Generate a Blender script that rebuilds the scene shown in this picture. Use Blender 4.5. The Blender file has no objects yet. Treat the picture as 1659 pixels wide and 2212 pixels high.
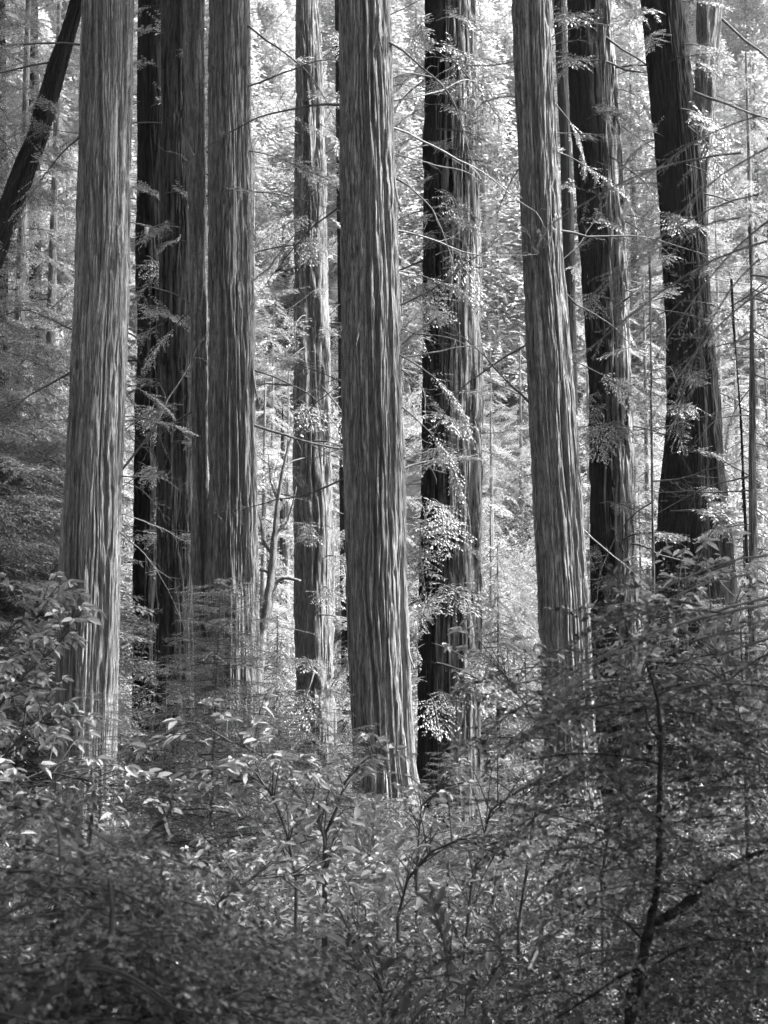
import bpy, math, random
import numpy as np
from mathutils import Vector, Matrix, Euler
R = math.radians
PI = math.pi
scene = bpy.context.scene
C = scene.collection

# ------------------------------------------------------------------ camera
CAMZ = 2.2
TILT = R(7.0)
LENS = 50.0
HAZE = 0.0001
cam = bpy.data.cameras.new('camera')
cam.sensor_fit = 'HORIZONTAL'; cam.sensor_width = 24.0; cam.lens = LENS
cam.clip_start = 0.1; cam.clip_end = 1500
camo = bpy.data.objects.new('camera', cam); C.objects.link(camo)
camo.location = (0, 0, CAMZ); camo.rotation_euler = (R(90) + TILT, 0, 0)
cam.dof.use_dof = True; cam.dof.focus_distance = 26.0; cam.dof.aperture_fstop = 8.0
scene.camera = camo

# ------------------------------------------------------------------ world, sun, exposure
SUN_EL, SUN_AZ = 52.0, 88.0        # azimuth clockwise from +Y (into the picture) towards +X (right)
w = bpy.data.worlds.new('World'); scene.world = w; w.use_nodes = True
nt = w.node_tree; nt.nodes.clear()
sky = nt.nodes.new('ShaderNodeTexSky'); sky.sky_type = 'NISHITA'; sky.sun_disc = False
sky.sun_elevation = R(SUN_EL); sky.sun_rotation = R(SUN_AZ); sky.air_density = 1.0; sky.dust_density = 4.0
bw = nt.nodes.new('ShaderNodeRGBToBW')
bg = nt.nodes.new('ShaderNodeBackground'); bg.inputs['Strength'].default_value = 0.15
wo = nt.nodes.new('ShaderNodeOutputWorld')
nt.links.new(sky.outputs[0], bw.inputs[0]); nt.links.new(bw.outputs[0], bg.inputs['Color']); nt.links.new(bg.outputs[0], wo.inputs[0])
sl = bpy.data.lights.new('sun', 'SUN'); sl.energy = 5.0; sl.angle = R(8); sl.color = (1, 1, 1)
so = bpy.data.objects.new('sun', sl); C.objects.link(so)
d = Vector((math.sin(R(SUN_AZ)) * math.cos(R(SUN_EL)), math.cos(R(SUN_AZ)) * math.cos(R(SUN_EL)), math.sin(R(SUN_EL))))
so.rotation_euler = d.to_track_quat('Z', 'Y').to_euler(); so.location = (30, 0, 40)
scene.view_settings.view_transform = 'Standard'; scene.view_settings.look = 'None'
scene.view_settings.exposure = 2.65; scene.view_settings.gamma = 1.0; scene.view_settings.use_curve_mapping = False
scene.render.engine = 'CYCLES'
scene.cycles.max_bounces = 6; scene.cycles.diffuse_bounces = 4; scene.cycles.transmission_bounces = 4
scene.cycles.volume_bounces = 1

# ------------------------------------------------------------------ helpers
F = LENS / 24.0 * 1659.0
ct, st_ = math.cos(TILT), math.sin(TILT)
def at(x, y, Y):
    dx = (x - 829.5) / F; u = (1106.0 - y) / F
    v = Vector((dx, ct - u * st_, st_ + u * ct))
    k = Y / v.y
    return Vector((v.x * k, Y, CAMZ + v.z * k))

def tag(o, label=None, cat=None, group=None, kind=None):
    if label: o['label'] = label
    if cat: o['category'] = cat
    if group: o['group'] = group
    if kind: o['kind'] = kind
    return o
def empty(name, loc, rz=0.0, label=None, cat=None, group=None):
    o = bpy.data.objects.new(name, None); C.objects.link(o)
    o.location = loc; o.rotation_euler = (0, 0, rz); o.empty_display_size = 0.3
    return tag(o, label, cat, group)
def link(name, me, parent=None, loc=(0, 0, 0), rot=(0, 0, 0), sc=(1, 1, 1), kind=None):
    o = bpy.data.objects.new(name, me); C.objects.link(o)
    if parent is not None: o.parent = parent
    o.location = loc; o.rotation_euler = rot; o.scale = sc
    if kind: o['kind'] = kind
    return o

def hashf(i, j, seed):
    n = (i.astype(np.int64) * 374761393 + j.astype(np.int64) * 668265263 + seed * 974634777) & 0xFFFFFFFF
    n = ((n ^ (n >> 13)) * 1274126177) & 0xFFFFFFFF
    return ((n ^ (n >> 16)) & 0xFFFFFF) / float(0xFFFFFF)
def vn(u, v, seed, pu=None):
    iu = np.floor(u); iv = np.floor(v); fu = u - iu; fv = v - iv
    fu = fu * fu * (3 - 2 * fu); fv = fv * fv * (3 - 2 * fv)
    a0, a1 = iu, iu + 1
    if pu: a0 = np.mod(a0, pu); a1 = np.mod(a1, pu)
    h00 = hashf(a0, iv, seed); h10 = hashf(a1, iv, seed); h01 = hashf(a0, iv + 1, seed); h11 = hashf(a1, iv + 1, seed)
    return (h00 * (1 - fu) + h10 * fu) * (1 - fv) + (h01 * (1 - fu) + h11 * fu) * fv

class MB:
    """collects verts/faces with material index"""
    def __init__(s): s.v = []; s.f = []; s.m = []; s.n = 0
    def add(s, v, f, m=0):
        v = np.asarray(v, float).reshape(-1, 3); s.v.append(v)
        f = np.asarray(f, int) + s.n
        s.f.append(f); s.m.append(np.full(len(f), m)); s.n += len(v)
    def tube(s, pts, rad, sides=5, m=0):
        pts = [Vector(p) for p in pts]; n = len(pts)
        if not hasattr(rad, '__len__'): rad = np.linspace(rad, rad * .4, n)
        V = []; 
        for i, p in enumerate(pts):
            t = (pts[min(i + 1, n - 1)] - pts[max(i - 1, 0)]).normalized()
            a = t.cross(Vector((.3, .1, 1)) if abs(t.z) < .9 else Vector((1, .2, 0))).normalized(); b = t.cross(a)
            for k in range(sides):
                c = 2 * PI * k / sides
                V.append(p + (a * math.cos(c) + b * math.sin(c)) * rad[i])
        Fc = [(i * sides + k, i * sides + (k + 1) % sides, (i + 1) * sides + (k + 1) % sides, (i + 1) * sides + k) for i in range(n - 1) for k in range(sides)]
        s.add([tuple(x) for x in V], Fc, m)
    def leaves(s, P, D, N, L, W, m=0, fold=0.25, six=False, bend=0.0):
        """arrays: positions, directions, normals (n,3), lengths, widths (n)"""
        P = np.asarray(P, float); D = np.asarray(D, float); N = np.asarray(N, float)
        n = len(P)
        if n == 0: return
        L = np.broadcast_to(L, n)[:, None]; W = np.broadcast_to(W, n)[:, None]
        D = D / (np.linalg.norm(D, axis=1, keepdims=True) + 1e-9)
        S = np.cross(D, N); S /= (np.linalg.norm(S, axis=1, keepdims=True) + 1e-9); N = np.cross(S, D)
        if six:
            up = N * W * fold
            v = np.stack([P, P + D * L * .3 + S * W * .42 + up, P + D * L * .68 + S * W * .40 + up - N * L * bend * .5, P + D * L - N * L * bend,
                          P + D * L * .68 - S * W * .40 + up - N * L * bend * .5, P + D * L * .3 - S * W * .42 + up], 1).reshape(-1, 3)
            b = np.arange(n)[:, None] * 6
            f = np.concatenate([b + np.array([[0, 1, 2, 3]]), b + np.array([[0, 3, 4, 5]])], 0)
        else:
            v = np.stack([P, P + D * L * .5 + S * W * .5, P + D * L, P + D * L * .5 - S * W * .5], 1).reshape(-1, 3)
            b = np.arange(n)[:, None] * 4
            f = b + np.array([[0, 1, 2, 3]])
        s.add(v, f, m)
    def mesh(s, name, mats, smooth=False):
        me = bpy.data.meshes.new(name)
        V = np.concatenate(s.v); me.vertices.add(len(V)); me.vertices.foreach_set('co', V.ravel())
        Fl = np.concatenate(s.f); nf = len(Fl)
        me.loops.add(nf * 4); me.loops.foreach_set('vertex_index', Fl.ravel().astype(np.int32))
        me.polygons.add(nf); me.polygons.foreach_set('loop_start', np.arange(nf, dtype=np.int32) * 4)
        me.polygons.foreach_set('material_index', np.concatenate(s.m).astype(np.int32))
        if smooth: me.polygons.foreach_set('use_smooth', np.ones(nf, bool))
        me.update(calc_edges=True); 
        for m in mats: me.materials.append(m)
        return me

# ------------------------------------------------------------------ materials (a black and white place: every colour is grey)
def g(v): return (v, v, v, 1)
def new_mat(name):
    m = bpy.data.materials.new(name); m.use_nodes = True; m.node_tree.nodes.clear(); return m, m.node_tree
def bark_mat(name, lo, hi, patch=0.5, patch_hi=0.38, bump=0.6, fsc=(40, 40, 2.6)):
    m, t = new_mat(name); N = t.nodes.new; Lk = t.links.new
    tc = N('ShaderNodeTexCoord')
    def noise(scale, det, rough=0.6, dist=0.0):
        mp = N('ShaderNodeMapping'); mp.inputs['Scale'].default_value = scale; Lk(tc.outputs['Object'], mp.inputs[0])
        n = N('ShaderNodeTexNoise'); n.inputs['Scale'].default_value = 1; n.inputs['Detail'].default_value = det
        n.inputs['Roughness'].default_value = rough; n.inputs['Distortion'].default_value = dist; Lk(mp.outputs[0], n.inputs['Vector']); return n
    fine = noise(fsc, 8, .8, .1)
    mid = noise((7, 7, .35), 4, .6)
    big = noise((1.6, 1.6, .22), 4, .65)
    speck = noise((30, 30, 9), 3, .7)
    r1 = N('ShaderNodeValToRGB'); r1.color_ramp.elements[0].position = .43; r1.color_ramp.elements[1].position = .60
    r1.color_ramp.elements[0].color = g(lo); r1.color_ramp.elements[1].color = g(hi); Lk(fine.outputs[0], r1.inputs[0])  # weathered streaks; the dark ones also stand in for shade in the fissures
    # pale lichen streaks
    a = N('ShaderNodeMath'); a.operation = 'ADD'; Lk(mid.outputs[0], a.inputs[0]); Lk(big.outputs[0], a.inputs[1])
    a2 = N('ShaderNodeMath'); a2.operation = 'MULTIPLY_ADD'; Lk(speck.outputs[0], a2.inputs[0]); a2.inputs[1].default_value = .5; Lk(a.outputs[0], a2.inputs[2])
    r2 = N('ShaderNodeValToRGB'); r2.color_ramp.elements[0].position = 0; r2.color_ramp.elements[1].position = 1
    mr = N('ShaderNodeMapRange'); mr.inputs[1].default_value = 1.55 - patch * .45; mr.inputs[2].default_value = 1.75 - patch * .45; Lk(a2.outputs[0], mr.inputs[0])
    mx = N('ShaderNodeMixRGB'); mx.inputs[2].default_value = g(patch_hi); Lk(r1.outputs[0], mx.inputs[1])
    mm = N('ShaderNodeMath'); mm.operation = 'MULTIPLY'; mm.inputs[1].default_value = .8; Lk(mr.outputs[0], mm.inputs[0]); Lk(mm.outputs[0], mx.inputs[0])
    b = N('ShaderNodeBsdfPrincipled'); b.inputs['Roughness'].default_value = .95; b.inputs['Specular IOR Level'].default_value = .1
    t.nodes.remove(r2)
    Lk(mx.outputs[0], b.inputs['Base Color'])
    bp = N('ShaderNodeBump'); bp.inputs['Strength'].default_value = bump; bp.inputs['Distance'].default_value = .06
    ad = N('ShaderNodeMath'); ad.operation = 'MULTIPLY_ADD'; Lk(speck.outputs[0], ad.inputs[0]); ad.inputs[1].default_value = .35; Lk(fine.outputs[0], ad.inputs[2])
    Lk(ad.outputs[0], bp.inputs['Height']); Lk(bp.outputs[0], b.inputs['Normal'])
    o = N('ShaderNodeOutputMaterial'); Lk(b.outputs[0], o.inputs[0]); return m
def leaf_mat(name, lo, hi, trans=.4, gloss=.06, rough=.45):
    m, t = new_mat(name); N = t.nodes.new; Lk = t.links.new
    oi = N('ShaderNodeObjectInfo'); ge = N('ShaderNodeNewGeometry')
    ad = N('ShaderNodeMath'); ad.operation = 'MULTIPLY_ADD'; Lk(oi.outputs['Random'], ad.inputs[0]); ad.inputs[1].default_value = .4
    ml = N('ShaderNodeMath'); ml.operation = 'MULTIPLY'; ml.inputs[1].default_value = .6; Lk(ge.outputs['Random Per Island'], ml.inputs[0]); Lk(ml.outputs[0], ad.inputs[2])
    r = N('ShaderNodeValToRGB'); r.color_ramp.elements[0].color = g(lo); r.color_ramp.elements[1].color = g(hi); Lk(ad.outputs[0], r.inputs[0])
    df = N('ShaderNodeBsdfDiffuse'); tr = N('ShaderNodeBsdfTranslucent'); gl = N('ShaderNodeBsdfGlossy'); gl.inputs['Roughness'].default_value = rough
    gl.inputs['Color'].default_value = g(.8)
    Lk(r.outputs[0], df.inputs[0]); Lk(r.outputs[0], tr.inputs[0])
    m1 = N('ShaderNodeMixShader'); m1.inputs[0].default_value = trans; Lk(df.outputs[0], m1.inputs[1]); Lk(tr.outputs[0], m1.inputs[2])
    m2 = N('ShaderNodeMixShader'); fr = N('ShaderNodeFresnel'); fr.inputs[0].default_value = 1.4 if gloss > .045 else 1.12; Lk(fr.outputs[0], m2.inputs[0]); Lk(m1.outputs[0], m2.inputs[1]); Lk(gl.outputs[0], m2.inputs[2])
    o = N('ShaderNodeOutputMaterial'); Lk(m2.outputs[0], o.inputs[0]); return m
def plain(name, lo, hi, scale=8, rough=.9, bump=.4):
    m, t = new_mat(name); N = t.nodes.new; Lk = t.links.new
    tc = N('ShaderNodeTexCoord'); n = N('ShaderNodeTexNoise'); n.inputs['Scale'].default_value = scale; n.inputs['Detail'].default_value = 6
    Lk(tc.outputs['Object'], n.inputs['Vector'])
    r = N('ShaderNodeValToRGB'); r.color_ramp.elements[0].position = .3; r.color_ramp.elements[1].position = .7
    r.color_ramp.elements[0].color = g(lo); r.color_ramp.elements[1].color = g(hi); Lk(n.outputs[0], r.inputs[0])
    b = N('ShaderNodeBsdfPrincipled'); b.inputs['Roughness'].default_value = rough; b.inputs['Specular IOR Level'].default_value = .15; Lk(r.outputs[0], b.inputs['Base Color'])
    bp = N('ShaderNodeBump'); bp.inputs['Strength'].default_value = bump; bp.inputs['Distance'].default_value = .02; Lk(n.outputs[0], bp.inputs['Height']); Lk(bp.outputs[0], b.inputs['Normal'])
    o = N('ShaderNodeOutputMaterial'); Lk(b.outputs[0], o.inputs[0]); return m

M_bark_pale = bark_mat('bark_pale', .06, .23, .6, .42, 1.0)
M_bark = bark_mat('bark', .05, .25, .35, .36, 1.0)
M_bark_dark = bark_mat('bark_dark', .008, .028, .1, .045, 1.0)  # near-black: shade of the unlit trunk sides is put into the tone
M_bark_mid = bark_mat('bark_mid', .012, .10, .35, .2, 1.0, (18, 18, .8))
M_bark_fluted_lit = bark_mat('bark_fluted_lit',   .015, .34, .5, .42, 1.0, (15, 15, .6))  # brightened so the sunlit trunk side is put into the bark colour
M_moss_bark = plain('mossy_bark', .012, .05, 45, .95, 1.0)
M_wood = plain('branch_wood', .04, .10, 14)
M_wood_pale = plain('branch_wood_pale', .10, .24, 14)
M_split = plain('split_wood', .12, .3, 10)
M_needle = leaf_mat('redwood_needles', .10, .25, .4)
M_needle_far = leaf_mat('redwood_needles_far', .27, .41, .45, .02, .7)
M_leaf = leaf_mat('broad_leaf', .07, .24, .25, .06, .4)
M_leaf_sunfleck = leaf_mat('rhododendron_leaf_sunfleck', .16, .46, .3, .02, .5)  # leaf colour raised to paint in the sun flecks
M_leaf_small = leaf_mat('small_leaf', .012, .16, .12, .06, .35)
M_needle_dark = leaf_mat('young_redwood_needles', .06, .16, .3, .06, .4)
M_ground = plain('forest_floor', .012, .035, 3)

# ------------------------------------------------------------------ ground
def ground_h(x, y):
    x = np.asarray(x, float); y = np.asarray(y, float)
    h = .25 * np.sin(x * .31 + 1) * np.cos(y * .27) * np.clip((y - 3) / 10, 0, 1)
    t = np.clip(y - 54, 0, 150)
    return h + .72 * (np.sqrt(t * t + 36) - 6)
mb = MB()
xs = np.concatenate([np.linspace(-600, -80, 14), np.linspace(-70, 70, 57), np.linspace(80, 600, 14)])
ys = np.concatenate([np.linspace(-300, -20, 10), np.linspace(-15, 120, 70), np.linspace(126, 900, 40)])
X, Y = np.meshgrid(xs, ys); Z = ground_h(X, Y)
nx = len(xs); idx = np.arange(len(ys) * nx).reshape(len(ys), nx)
fc = np.stack([idx[:-1, :-1], idx[:-1, 1:], idx[1:, 1:], idx[1:, :-1]], -1).reshape(-1, 4)
mb.add(np.stack([X, Y, Z], -1).reshape(-1, 3), fc)
link('ground', mb.mesh('ground', [M_ground], True), kind='structure')
def trunk_zone(px):
    for lim, nm in ((110, 'at the left edge'), (275, 'below the pale streaked trunk'), (430, 'below the near-black trunk'), (590, 'below the twin trunk'), (740, 'below the slimmer fluted trunk'),
                    (890, 'below the central trunk'), (1060, 'below the two-halved trunk'), (1150, 'below the bright gap'), (1295, 'below the knotty trunk'), (1400, 'below the two-toned trunk'), (1600, 'below the massive black trunk'), (9999, 'at the right edge')):
        if px < lim: return nm
def gh(x, y): return float(ground_h(x, y))

# ------------------------------------------------------------------ trunks
def interp_ext(z, zs, vals):
    zs = np.asarray(zs); vals = np.asarray(vals); out = np.interp(z, zs, vals)
    s1 = (vals[-1] - vals[-2]) / (zs[-1] - zs[-2]); s0 = (vals[1] - vals[0]) / (zs[1] - zs[0])
    out = np.where(z > zs[-1], vals[-1] + s1 * (z - zs[-1]), out)
    out = np.where(z < zs[0], vals[0] + s0 * (z - zs[0]), out); return out
def trunk_geo(stations, D, base, seed, mat, ztop=30., amp=.045, spacing=.085, nf=200, nb=36, dz=.11, flute=.05, flare=.25, below=.5, tip=0):
    L = []
    for (y, xl, xr) in stations:
        a = at(xl, y, D); b = at(xr, y, D); L.append(((a.z + b.z) / 2, (a.x + b.x) / 2, (b.x - a.x) / 2))
    L.sort(); zs = [l[0] for l in L]
    zvis = min(ztop, at(829, -60, D).z)
    z0 = base.z - below
    rows = np.concatenate([np.arange(z0, zvis, dz), np.linspace(zvis, ztop, 12)]) if ztop > zvis + .5 else np.arange(z0, ztop, dz)
    cx = interp_ext(rows, zs, [l[1] for l in L]); rr = interp_ext(rows, zs, [l[2] for l in L])
    rmin = min(l[2] for l in L)
    rr = np.where(rows > zs[-1], np.maximum(rr, L[-1][2] * np.clip(1 - (rows - zs[-1]) * .022, .3, 1)), rr)
    rr = np.minimum(rr, max(l[2] for l in L) * 1.15) * (1 + flare * np.clip(1 - (rows - base.z) / 1.6, 0, 1) ** 2)
    if tip: rr = rr * (np.clip((ztop - rows) / tip, .04, 1) ** .7); amp = amp * .6
    a = R(112)
    th = np.concatenate([np.linspace(-a, a, nf, endpoint=False), np.linspace(a, 2 * PI - a, nb, endpoint=False)])
    TH, ZZ = np.meshgrid(th, rows); U = np.mod(TH / (2 * PI), 1.0)
    Rm = np.mean([l[2] for l in L]); K = max(12, int(2 * PI * Rm / spacing))
    warp = (vn(U * 9, ZZ * .45, seed, 9) - .5) * .8 + (vn(U * 30, ZZ * 1.2, seed + 7, 30) - .5) * .4
    u = U * K + warp
    n1 = vn(u, ZZ * .55, seed + 1, K); n2 = vn(u * 2, ZZ * 1.9, seed + 2, 2 * K); n3 = vn(u * .5, ZZ * .16, seed + 3, K // 2 if K % 2 == 0 else None)
    rid = np.minimum(np.abs(2 * n1 - 1) * 3.6, 1) ** .7; n2 = np.minimum(np.abs(2 * n2 - 1) * 2.2, 1)
    crack = np.clip((vn(U * K * .8 + warp * 1.5, ZZ * .28, seed + 4) - .6) / .1, 0, 1)
    rag = .5 * vn(u * 3, ZZ * 7, seed + 5) + .8 * vn(u * 1.5, ZZ * 3.2, seed + 9) - .1 
    disp = amp * (1.1 * rid + .55 * n2 + .6 * n3 + .38 * rag - 1.2 * crack - 1.45)
    fl = flute * (vn(U * 5, ZZ * .08, seed + 6, 5) - .5) * 2
    bumps = .05 * (vn(U * 4, ZZ * .5, seed + 8, 4) - .5)
    rad = rr[:, None] * (1 + fl + bumps) + disp - .02
    Xv = cx[:, None] + np.sin(TH) * rad - base.x; Yv = D - np.cos(TH) * rad - base.y
    nr, nc = TH.shape; ii = np.arange(nr * nc).reshape(nr, nc)
    f = np.stack([ii[:-1], np.roll(ii, -1, 1)[:-1], np.roll(ii, -1, 1)[1:], ii[1:]], -1).reshape(-1, 4)
    mb = MB(); mb.add(np.stack([Xv, Yv, ZZ - base.z], -1).reshape(-1, 3), f)
    me = mb.mesh('trunk', [mat], True)
    def surf(y, side):   # centre x and radius at a picture height
        z = at(829, y, D).z; return float(np.interp(z, rows, cx)), float(np.interp(z, rows, rr)), z
    return me, surf

# ------------------------------------------------------------------ branch meshes
def curve_pts(rng, L, n, droop, wander=.06, rise=0.0):
    p = np.zeros(3); d = np.array([1.0, 0, rise]); out = [p.copy()]
    for i in range(n):
        d = d + np.array([0, rng.normal(0, wander), rng.normal(0, wander) - droop / n]); d /= np.linalg.norm(d)
        p = p + d * L / n; out.append(p.copy())
    return np.array(out)
def bough(seed, L=3.0, droop=.5, dens=1.0, leaf=(.075, .024), sec=.8, wood_r=.02, rise=.1, sparse=0.0, mats=None, split=False, bare_base=.15, flat=.35, sides=4):
    rng = np.random.default_rng(seed); W = MB(); Fo = MB()
    n = 9; main = curve_pts(rng, L, n, droop, .05, rise)
    W.tube(main, np.linspace(wood_r, wood_r * .25, n + 1), sides, 0)
    ns = int(L / .09 * dens); P = []; Dv = []; Nv = []; Ln = []
    for i in range(ns):
        t = bare_base + (1 - bare_base) * (i + rng.random()) / ns
        if rng.random() < sparse: continue
        k = min(int(t * n), n - 1); q = t * n - k; p = main[k] * (1 - q) + main[k + 1] * q
        fw = main[k + 1] - main[k]; fw /= np.linalg.norm(fw)
        side = 1 if i % 2 else -1
        ang = rng.uniform(.6, 1.15) * side
        l = sec * (math.sin(PI * min(1, .18 + t * .85)) ** .8) * rng.uniform(.45, 1.1)
        dz = rng.normal(-.12, flat * .5)
        dd = np.array([fw[0] * math.cos(ang) - fw[1] * math.sin(ang), fw[0] * math.sin(ang) + fw[1] * math.cos(ang), fw[2] * .6 + dz]); dd /= np.linalg.norm(dd)
        m = max(3, int(l / .11)); q2 = [p]; d2 = dd.copy()
        for j in range(m):
            d2 = d2 + np.array([rng.normal(0, .06) + fw[0] * .06, rng.normal(0, .06) + fw[1] * .06, rng.normal(-.03, .05)]); d2 /= np.linalg.norm(d2)
            q2.append(q2[-1] + d2 * l / m)
        q2 = np.array(q2); W.tube(q2[::2] if len(q2) > 4 else q2, wood_r * .22, 3, 0)
        ne = int(l / (leaf[0] * .42))
        for e in range(ne):
            s = (e + rng.random() * .8) / ne * m; kk = min(int(s), m - 1); pp = q2[kk] + (q2[kk + 1] - q2[kk]) * (s - kk)
            f2 = q2[kk + 1] - q2[kk]; f2 /= np.linalg.norm(f2)
            sd = 1 if e % 2 else -1; aa = rng.uniform(.5, 1.1) * sd
            de = np.array([f2[0] * math.cos(aa) - f2[1] * math.sin(aa), f2[0] * math.sin(aa) + f2[1] * math.cos(aa), f2[2] + rng.normal(-.08, .22)])
            P.append(pp); Dv.append(de); Nv.append([rng.normal(0, flat), rng.normal(0, flat), 1]); Ln.append(leaf[0] * rng.uniform(.55, 1.35) * (1.1 - .5 * e / ne))
    Ln = np.array(Ln); Fo.leaves(P, Dv, Nv, Ln, leaf[1] * (.7 + .6 * rng.random(len(Ln))), 0)
    if split: return W.mesh('branch', [mats[0]]), Fo.mesh('foliage', [mats[1]])
    # join into one mesh with two materials
    J = MB(); J.v = W.v + Fo.v; nw = W.n
    J.f = W.f + [f + nw for f in Fo.f]; J.m = W.m + [m + 1 for m in Fo.m]; J.n = W.n + Fo.n
    return J.mesh('branch', mats)
def bare(seed, L=3.0, droop=.2, wood_r=.025, twigs=14, mats=None, rise=.1, wander=.12):
    rng = np.random.default_rng(seed); W = MB(); n = 12; main = curve_pts(rng, L, n, droop, wander, rise)
    W.tube(main, np.linspace(wood_r, wood_r * .2, n + 1), 5)
    for i in range(twigs):
        t = rng.uniform(.15, 1) * n; k = min(int(t), n - 1); p = main[k] + (main[k + 1] - main[k]) * (t - k)
        l = L * rng.uniform(.08, .3); tw = curve_pts(rng, l, 5, rng.uniform(-.3, .8), .22, rng.uniform(-.4, .4))
        a = rng.uniform(.4, 1.3) * rng.choice([-1, 1]); c, s = math.cos(a), math.sin(a)
        roll = rng.uniform(-1, 1); tw = tw @ np.array([[c, s * math.cos(roll), s * math.sin(roll)], [-s, c * math.cos(roll), c * math.sin(roll)], [0, -math.sin(roll), math.cos(roll)]])
        W.tube(tw + p, wood_r * .25, 3)
    return W.mesh('branch', mats)

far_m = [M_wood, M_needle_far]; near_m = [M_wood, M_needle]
BOUGH = [bough(10 + i, 3.2, .35 + .12 * i, 1.6, (.12, .038), .95, .022, .2 - .06 * i, mats=far_m) for i in range(7)]
M_needle_shade = leaf_mat('far_needles_shaded', .11, .27, .4, .02, .7)  # far needles darkened to stand in for canopy shade at the left
BOUGH_D = [bough(20 + i, 3.2, .4 + .15 * i, 1.7, (.12, .038), .95, .022, .15 - .06 * i, mats=[M_wood, M_needle_shade]) for i in range(4)]
LACY = [bough(30 + i, 3.0, .3 + .2 * i, 1.4, (.11, .034), .8, .02, .25 - .1 * i, .25, mats=far_m) for i in range(4)]
SPRAY = [bough(40 + i, 1.0, .5 + .2 * i, 3.9, (.060, .018), .46, .010, .05, mats=near_m, split=True, bare_base=.25) for i in range(5)]
LIMB = [bough(50 + i, 2.4, .4 + .2 * i, 1.9, (.08, .026), .65, .018, .15 - .1 * i, .1, mats=near_m, split=True, bare_base=.3) for i in range(5)]
YOUNG = [bough(60 + i, 1.0, .25, 1.9, (.055, .017), .42, .007, .1, mats=[M_wood, M_needle_dark], split=True, bare_base=.1, flat=.2) for i in range(4)]
TWIGS = [bough(75 + i, .7, .2 + .3 * i, 1.7, (.032, .018), .3, .004, .1, .1, mats=[M_wood, M_leaf_small], split=True, bare_base=.1, flat=.6) for i in range(4)]
CLOSE = [bough(70 + i, 1.3, .5 + .15 * i, 1.2, (.035, .0045), .35, .006, .0, mats=[M_wood_pale, M_needle_far], split=True, bare_base=.1, flat=.7) for i in range(3)]
BARE = [bare(80 + i, 3.2, .15 + .15 * i, .024, 14, [M_wood], .2 - .1 * i) for i in range(5)]
BARE_P = [bare(90 + i, 2.6, -.2 + .4 * i, .020, 10, [M_wood_pale], .1) for i in range(3)]

def put_branch(root, variants, p, az, tilt, sc, roll=0.0, name='branch'):
    """p in world; root empty unrotated"""
    me = random.choice(variants); rot = Euler((roll, -tilt, az), 'XYZ'); loc = Vector(p) - root.location
    if isinstance(me, tuple):
        o = link(name, me[0], root, loc, rot, (sc,) * 3); f = link('foliage', me[1], o, kind='stuff'); return o
    return link(name, me, root, loc, rot, (sc,) * 3)

random.seed(5)
# ------------------------------------------------------------------ the big redwoods
def base_at(x, D):
    X = at(x, 1750, D).x; return Vector((X, D, gh(X, D)))
TREES = {}
def redwood(key, bx, D, stems, label, crown=34, crown_z=(15.5, 30), group='tall redwood trunks of the grove'):
    base = base_at(bx, D); root = empty('redwood_tree', base, 0, label, 'tree', group)
    surfs = []
    for (stn, mat, kw) in stems:
        dd = kw.pop('dd', 0); me, sf = trunk_geo(stn, D + dd, base, 100 + len(TREES) * 37 + len(surfs) * 11, mat, **kw)
        link('trunk', me, root); surfs.append((sf, D + dd))
    TREES[key] = (root, surfs)
    zc = max(crown_z[0], at(829, -620, D).z); crown_z = (zc, zc + 15)
    for i in range(crown):
        z = random.uniform(zc, crown_z[1]); sf, dd = surfs[0]
        c = at(0, 0, D); a = random.uniform(0, 2 * PI)
        cxx, rr, _ = sf(-50, 0)
        put_branch(root, BOUGH, (cxx, D, z), a, random.uniform(-.25, .2), random.uniform(1.1, 1.9) * (1.2 - .5 * (z - zc) / 16), random.uniform(-.3, .3))
    return root

redwood('t1', 185, 28, [([(0, 180, 287), (600, 163, 278), (1100, 137, 263), (1600, 116, 250), (1750, 110, 246)], M_bark_pale, dict(amp=.05, spacing=.062, flute=.03, nf=340))],
        'pale streaked thick redwood trunk at left with light lichen stripe')
redwood('t2a', 314, 37, [([(0, 300, 356), (800, 293, 350), (1700, 287, 346)], M_bark_dark, dict(amp=.06, spacing=.12))],
        'dark split redwood trunk with hanging pale splinter right of the pale left trunk', 22)
redwood('t2b', 385, 35, [([(0, 350, 404), (800, 341, 413), (1300, 340, 421), (1700, 338, 428)], M_bark_mid, dict(amp=.06, spacing=.12))],
        'near-black redwood trunk with thin sprays just left of the twin trunk', 22)
redwood('t3', 490, 30, [([(0, 452, 538), (1000, 451, 552), (1500, 447, 560), (1750, 436, 562)], M_bark, dict(amp=.055, spacing=.066, nf=340)),
                        ([(0, 398, 440), (500, 404, 443), (1000, 411, 448), (1250, 419, 456), (1700, 425, 465)], M_bark_pale, dict(amp=.06, spacing=.11, dd=.45, nf=150))],
        'twin-stemmed redwood with a narrow left stem fused to a thick right stem')
redwood('t4', 680, 42, [([(0, 640, 690), (450, 635, 705), (1100, 635, 718), (1600, 637, 728)], M_bark, dict(amp=.07, spacing=.14, nf=150))],
        'slimmer fluted redwood trunk farther back between two front trunks', 16)
redwood('t5', 830, 27, [([(0, 735, 843), (500, 740, 858), (1000, 745, 872), (1300, 752, 878), (1650, 765, 897), (1750, 768, 905)], M_bark, dict(amp=.055, spacing=.066, nf=340))],
        'thick grey redwood trunk at the picture centre with small hanging bark strip')
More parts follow.
